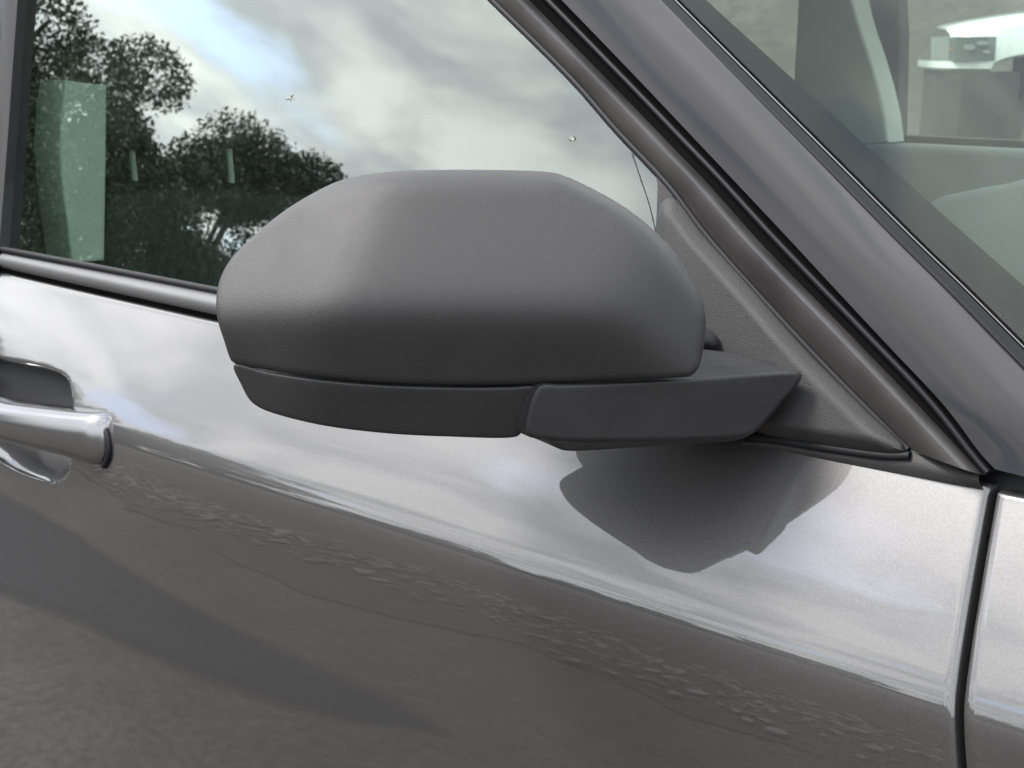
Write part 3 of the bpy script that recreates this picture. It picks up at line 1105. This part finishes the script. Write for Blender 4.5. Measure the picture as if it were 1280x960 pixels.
st = [0.14, 0.10, 0.04, -0.06, -0.13, -0.15, -0.18, -0.22, -0.3, -0.4, -0.5, -0.62, -0.74, -0.9, -1.06, -1.18, -1.3, -1.6, -2.2, -3.0, -3.8, -4.1]
bonnet = lambda x: HL + 0.12 + 0.10 * min(1, max(0, (0.14 - x) / 0.45)) ** 0.7 + (0.10 * min(1, max(0, -x - 0.3) / 1.0))
loc, cols = [], 9
for x in st:
    inset = 0.16 * max(0, (x + 0.10) / 0.24) ** 1.5
    wheel = math.exp(-((x + 0.80) / 0.42) ** 6)
    low = HL - 0.16 if x > -0.14 else HL - 0.16 + (0.02 + 0.10 * math.sqrt(max(0, 1 - ((x + 0.62) / 0.48) ** 2)) if abs(x + 0.62) < 0.48 else -0.35)
    zt = bonnet(x)
    pr = [(0.05, low), (0.0, low + 0.02), (0.0, HL - 0.02), (0.012, HL + 0.08), (0.03, zt - 0.06), (0.09, zt - 0.012), (0.3, zt + 0.02), (0.95, zt + 0.04), (1.6, zt)]
    for y, z in pr:
        loc.append((x, y + inset, z))
body = wobj('body', loc, grid_faces(len(st), cols), 'white', suv)
# dark grille face and lower bumper
wobj('grille', [(0.115, 0.30, HL - 0.10), (0.115, 1.5, HL - 0.10), (0.125, 1.5, HL + 0.09), (0.125, 0.30, HL + 0.09)], [(0, 1, 2, 3)], 'trim_mid', suv, False)
lb = []
for x, y in ((-0.34, 0.02), (-0.1, 0.0), (0.06, 0.06), (0.16, 0.24), (0.19, 0.6), (0.19, 1.3)):
    for z, dy in ((HL - 0.16, 0), (HL - 0.3, -0.01), (HL - 0.5, 0.02), (0.28, 0.08)):
        lb.append((x, y + dy, z))
wobj('lower_bumper', lb, grid_faces(6, 4), 'trim_dark', suv)
br = []
for x, y in ((0.0, 0.03), (0.12, 0.12), (0.22, 0.34), (0.24, 0.7), (0.24, 1.3)):
    for z in (HL - 0.09, HL - 0.14):
        br.append((x + 0.0, y, z))
wobj('bumper_bar', br, grid_faces(5, 2), 'white', suv)
# headlight: dark lens set proud of the flank with bright elements
hl = []
for x, y in ((-0.16, -0.004), (-0.05, -0.008), (0.04, 0.012), (0.115, 0.075), (0.14, 0.2)):
    for z in (HL - 0.085, HL, HL + 0.085):
        hl.append((x + 0.008, y - 0.004, z))
lamp = wobj('headlight', hl, grid_faces(5, 3), 'lens', suv)
M['lamp_bright'] = plain('bright_reflector', (0.3, 0.31, 0.31), 0.3)
for cx_, cz_, rx_, rz_, y in ((0.03, 0.012, 0.040, 0.020, -0.012), (-0.06, 0.040, 0.045, 0.016, -0.02), (-0.09, -0.02, 0.028, 0.012, -0.02)):
    el = [(cx_ + rx_ * math.cos(2 * math.pi * k / 18), y + 0.0, HL + cz_ + rz_ * math.sin(2 * math.pi * k / 18)) for k in range(18)]
    el2 = [(a, b + 0.01, c) for a, b, c in el]
    wobj('lamp_element', el + el2, [tuple(range(18))] + [(k, 18 + k, 18 + (k + 1) % 18, (k + 1) % 18) for k in range(18)], 'lamp_bright', lamp, False)
wobj('side_marker', [(0.13, 0.10, HL - 0.008), (0.15, 0.16, HL - 0.008), (0.15, 0.16, HL + 0.012), (0.13, 0.10, HL + 0.012)], [(0, 1, 2, 3)], 'amber', suv, False)
# wheel in its arch
def disc_ring(cx, cz, r0, r1, y0, y1, n_=40):
    v, f_ = [], []
    for k in range(n_):
        a = 2 * math.pi * k / n_
        for r_, y in ((r0, y0), (r0, y1), (r1, y1), (r1, y0)):
            v.append((cx + r_ * math.cos(a), y, cz + r_ * math.sin(a)))
    for k in range(n_):
        for q in range(4):
            a, b = k * 4 + q, k * 4 + (q + 1) % 4
            c, d = ((k + 1) % n_) * 4 + (q + 1) % 4, ((k + 1) % n_) * 4 + q
            f_.append((a, b, c, d))
    return v, f_
for cx in (-0.62, -3.2):
    v, f_ = disc_ring(cx, 0.37, 0.24, 0.37, 0.03, 0.25)
    wh = wobj('tyre', v, f_, 'tyre', suv)
    v, f_ = disc_ring(cx, 0.37, 0.04, 0.245, 0.06, 0.12)
    wobj('rim', v, f_, 'lens', wh)
# arch liner and cabin of the white car
wobj('arch_liner', [(-1.4, 0.12, 0.25), (-0.3, 0.12, 0.25), (-0.3, 0.12, HL), (-1.4, 0.12, HL)], [(0, 1, 2, 3)], 'rubber', suv, False)
cz_ = bonnet(-1.3)
cab = [(-1.25, 0.08, cz_), (-1.25, 1.6, cz_), (-1.9, 0.2, cz_ + 0.55), (-1.9, 1.48, cz_ + 0.55), (-4.0, 0.2, cz_ + 0.55), (-4.0, 1.48, cz_ + 0.55), (-4.1, 0.08, cz_), (-4.1, 1.6, cz_)]
wobj('cabin', cab, [(0, 1, 3, 2), (2, 3, 5, 4), (4, 5, 7, 6), (0, 2, 4, 6), (1, 7, 5, 3)], 'frit', suv, False)

# ------------------------------------------------------------------ foliage
def leaf_mat(name, c0, c1):
    m, t, b = new_mat(name)
    oi = noise(t, 0.9, 3, 0.6)
    n2 = noise(t, 30, 2, 0.5)
    mx = t.nodes.new('ShaderNodeMath'); mx.operation = 'ADD'
    t.links.new(oi.outputs['Fac'], mx.inputs[0]); t.links.new(n2.outputs['Fac'], mx.inputs[1])
    md = t.nodes.new('ShaderNodeMath'); md.operation = 'MULTIPLY'; md.inputs[1].default_value = 0.5
    t.links.new(mx.outputs[0], md.inputs[0])
    r_ = ramp(t, md.outputs[0], [(0.35, c0), (0.65, c1)])
    t.links.new(r_.outputs[0], b.inputs['Base Color'])
    set_in(b, Roughness=0.6, Specular_IOR_Level=0.3)
    return m


M['leaf'] = leaf_mat('oak_leaves', (0.018, 0.036, 0.014), (0.036, 0.062, 0.024))
M['bark'] = plain('grey_bark', (0.07, 0.058, 0.045), 0.9)


def make_tree(name, base, height, width, crown_low, seed, leaves, leaf, label, group='trees beyond the car park', clumps=26):
    rg = np.random.default_rng(seed)
    root = tag(empty(name, tuple(base)), label, 'tree', group)
    b = np.array(base, float)
    # trunk and limbs
    V, Fc = [], []

    def limb(p, q, r0, r1, n_=5):
        s0 = len(V)
        ax = q - p
        t = ax / np.linalg.norm(ax)
        a = np.cross(t, [0.3, 0.9, 0.1]); a /= np.linalg.norm(a)
        c = np.cross(t, a)
        for i in range(n_):
            u = i / (n_ - 1)
            mid = p + ax * u + 0.05 * np.linalg.norm(ax) * math.sin(math.pi * u) * a
            r_ = r0 + (r1 - r0) * u
            for k in range(7):
                w = 2 * math.pi * k / 7
                V.append(mid + r_ * (math.cos(w) * a + math.sin(w) * c))
        Fc.extend([tuple(x + 0 for x in f_) for f_ in grid_faces(n_, 7, s0, True)])

    fork = b + np.array([0, 0, crown_low + 0.15 * (height - crown_low)])
    limb(b, fork, 0.035 * height, 0.022 * height, 8)
    cc = b + np.array([0, 0, 0.5 * (crown_low + height)])
    cen = []
    for i in range(clumps):
        th, u = rg.uniform(0, 2 * math.pi), rg.uniform(-0.95, 0.9)
        rr = rg.uniform(0.45, 0.86)
        s = math.sqrt(1 - u * u)
        p = cc + np.array([width / 2 * rr * s * math.cos(th), width / 2 * rr * s * math.sin(th), (height - crown_low) / 2 * rr * u * 1.05])
        cen.append(p)
        if i % 2 == 0:
            limb(fork - np.array([0, 0, 0.3]), p, 0.010 * height, 0.004 * height, 5)
    link('trunk', V, Fc, 'bark', root)
    # crown: leaf blades on each clump
    cen = np.array(cen)
    rad_c = rg.uniform(0.12, 0.24, clumps) * width
    ci = rg.integers(0, clumps, leaves)
    dirs = rg.normal(size=(leaves, 3)); dirs /= np.linalg.norm(dirs, axis=1)[:, None]
    rr = rg.uniform(0.35, 1.0, leaves) ** 0.6
    P = cen[ci] + dirs * (rad_c[ci] * rr)[:, None] * np.array([1, 1, 0.72]) + rg.normal(scale=0.04 * width / 5, size=(leaves, 3))
    a = rg.normal(size=(leaves, 3)); a /= np.linalg.norm(a, axis=1)[:, None]
    c = np.cross(a, rg.normal(size=(leaves, 3))); c /= np.linalg.norm(c, axis=1)[:, None]
    sz = leaf * rg.uniform(0.6, 1.3, leaves)[:, None]
    q = np.stack([P - a * sz, P - c * sz * 0.5, P + a * sz, P + c * sz * 0.5], 1).reshape(-1, 3)
    me = bpy.data.meshes.new('crown')
    me.from_pydata(q.tolist(), [], [(4 * i, 4 * i + 1, 4 * i + 2, 4 * i + 3) for i in range(leaves)])
    me.materials.append(M['leaf'])
    o = bpy.data.objects.new('crown', me)
    COL.objects.link(o)
    adopt(o, root)
    return root


def polar(az, dist):
    return np.array([CAM[0] + dist * math.cos(rad(az)), CAM[1] + dist * math.sin(rad(az)), 0.0])


GREFL = []
make_tree('broadleaf_tree', polar(-153.4, 40), 15.4, 6.2, 0.8, 1, 130000, 0.07, 'rounded broadleaf tree, left of the pair reflected in the side window', clumps=60)
make_tree('broadleaf_tree', polar(-147.6, 43), 16.6, 7.4, 0.8, 2, 130000, 0.07, 'broad leafy tree reflected in the side window just above the mirror', clumps=60)
make_tree('broadleaf_tree', polar(-158.3, 36), 13.0, 6.4, 0.6, 9, 110000, 0.07, 'dense tree reflected behind the pale upright strip of the side window', clumps=60)
make_tree('tall_tree', polar(-162.3, 22), 9.8, 3.9, 0.6, 3, 120000, 0.045, 'tallest tree, reflected at the rear edge of the side window', clumps=70)
make_tree('broadleaf_tree', polar(-141.8, 58), 18.5, 8.5, 1.0, 4, 40000, 0.11, 'lower tree reflected behind the top of the mirror', clumps=40)
for i, (az, d_, h_, w_) in enumerate([(-134, 75, 10, 9), (-127, 80, 9, 10), (-119, 78, 10, 10), (-110, 85, 9, 11), (-100, 80, 9.5, 11), (-90, 85, 9, 11), (-79, 80, 10, 11), (-68, 80, 9, 12), (-56, 75, 9, 12), (-170, 60, 13, 11), (-178, 70, 12, 12)]):
    make_tree('distant_tree', polar(az, d_), h_, w_, 0.6, 20 + i, 3500, 0.4, 'low distant tree in the row reflected along the door crease', 'row of distant trees', 20)


# ------------------------------------------------------------------ ground beside the car, shown by the clear coat of the door
M['band_patch'] = plain('blue_grey_band_patch', (0.027, 0.029, 0.033), 0.9, spec=0.1)  # patch added to give the bluish band reflected in the door
M['stone'] = plain('broken_stone', (0.17, 0.155, 0.135), 0.85)
M['soil'] = plain('dark_soil', (0.046, 0.04, 0.034), 0.95)
patch_o = catmull([(-1.45, -1.12), (-1.9, -1.21), (-2.5, -1.24), (-3.7, -1.22), (-6.5, -1.3), (-6.7, -0.9), (-6.3, -0.45), (-2.9, -0.76), (-2.14, -0.95), (-1.6, -1.06)], 80, True)
pc = np.array([-3.6, -0.98])
rows_ = []
for q in (1.0, 0.75, 0.5, 0.25, 0.0):
    nrm = np.roll(patch_o, -1, axis=0) - np.roll(patch_o, 1, axis=0)
    nrm = np.stack([nrm[:, 1], -nrm[:, 0]], 1)
    nrm /= np.linalg.norm(nrm, axis=1)[:, None]
    sgn = np.sign(((patch_o - pc) * nrm).sum())
    rows_.append(patch_o + sgn * nrm * (q - 0.5) * 0.09)
pv = [(x, y, 0.004) for rw in rows_ for x, y in rw]
m_ = len(patch_o)
pobj = link('door_band_patch', pv, grid_faces(5, m_, close=True) + [tuple(4 * m_ + k for k in range(m_))], 'band_patch', None, False)
at = pobj.data.attributes.new('edge_fade', 'FLOAT', 'POINT')  # fades the patch out for the soft outline of the band
at.data.foreach_set('value', [1 - q for q in (1.0, 0.75, 0.5, 0.25, 0.0) for _ in range(m_)])
tn = M['band_patch'].node_tree
an_ = tn.nodes.new('ShaderNodeAttribute'); an_.attribute_name = 'edge_fade'
tn.links.new(an_.outputs['Fac'], tn.nodes['Principled BSDF'].inputs['Alpha'])
tag(pobj, 'blue grey patch added beside the car for the bluish band in the door, fading at its edges', kind='structure')
rg = np.random.default_rng(11)
vx = np.linspace(-12, 6, 140)
vv = []
for x in vx:
    a = -1.72 + 0.06 * math.sin(x * 2.1) + 0.05 * math.sin(x * 5.3 + 1) + rg.normal(0, 0.02)
    b = -2.75 + 0.08 * math.sin(x * 1.3 + 2) + 0.05 * math.sin(x * 6.1) + rg.normal(0, 0.02)
    for k in range(5):
        vv.append((x, a + (b - a) * k / 4, 0.004 + (0.02 * rg.random() if 0 < k < 4 else 0)))
tag(link('verge', vv, grid_faces(len(vx), 5, flip=False), 'soil'), 'dark soil verge along the car park edge', kind='structure')
ns = 9000
sv, sf = [], []
ico = [(0, 0, 1), (0.89, 0, 0.45), (0.28, 0.85, 0.45), (-0.72, 0.53, 0.45), (-0.72, -0.53, 0.45), (0.28, -0.85, 0.45),
       (0.72, 0.53, -0.45), (-0.28, 0.85, -0.45), (-0.89, 0, -0.45), (-0.28, -0.85, -0.45), (0.72, -0.53, -0.45), (0, 0, -1)]
icf = [(0, 1, 2), (0, 2, 3), (0, 3, 4), (0, 4, 5), (0, 5, 1), (1, 6, 2), (2, 7, 3), (3, 8, 4), (4, 9, 5), (5, 10, 1),
       (6, 7, 2), (7, 8, 3), (8, 9, 4), (9, 10, 5), (10, 6, 1)]
for i in range(ns):
    x = rg.uniform(-9, 2.5)
    y = -2.2 + 0.42 * (rg.random() + rg.random() - 1) + 0.05 * math.sin(x * 3.1)
    s_ = 0.006 + 0.016 * rg.random() ** 3
    sc_ = s_ * rg.uniform(0.6, 1.5, 3) * np.array([1, 1, 0.5])
    an = rg.uniform(0, 6.28)
    b0 = len(sv)
    for p in ico:
        q = np.array(p) * sc_ * rg.uniform(0.8, 1.2)
        sv.append((x + q[0] * math.cos(an) - q[1] * math.sin(an), y + q[0] * math.sin(an) + q[1] * math.cos(an), 0.018 + q[2]))
    sf += [tuple(b0 + k for k in f_) for f_ in icf]
tag(link('verge_stones', sv, sf, 'stone', None, False), 'broken stones scattered along the soil verge', kind='stuff')

# ------------------------------------------------------------------ unseen wood added to close bright sky gaps in the door crease
rg = np.random.default_rng(31)
nw = 70000
az_w = np.radians(rg.uniform(-185, -45, nw))
d_w = rg.uniform(62, 68, nw)
h_w = (3.6 + 0.8 * np.sin(az_w * 23) + 0.5 * np.sin(az_w * 61 + 1)) * rg.uniform(0, 1, nw) ** 0.8
P = np.stack([CAM[0] + d_w * np.cos(az_w), CAM[1] + d_w * np.sin(az_w), h_w], 1)
a = rg.normal(size=(nw, 3)); a /= np.linalg.norm(a, axis=1)[:, None]
c = np.cross(a, rg.normal(size=(nw, 3))); c /= np.linalg.norm(c, axis=1)[:, None]
q = np.stack([P - a * 0.34, P - c * 0.2, P + a * 0.34, P + c * 0.2], 1).reshape(-1, 3)
me = bpy.data.meshes.new('added_wood')
me.from_pydata(q.tolist(), [], [(4 * i, 4 * i + 1, 4 * i + 2, 4 * i + 3) for i in range(nw)])
me.materials.append(M['leaf'])
wood = bpy.data.objects.new('added_wood', me)
COL.objects.link(wood)
tag(wood, 'unseen wood added along the horizon to darken the door crease reflection', kind='stuff')
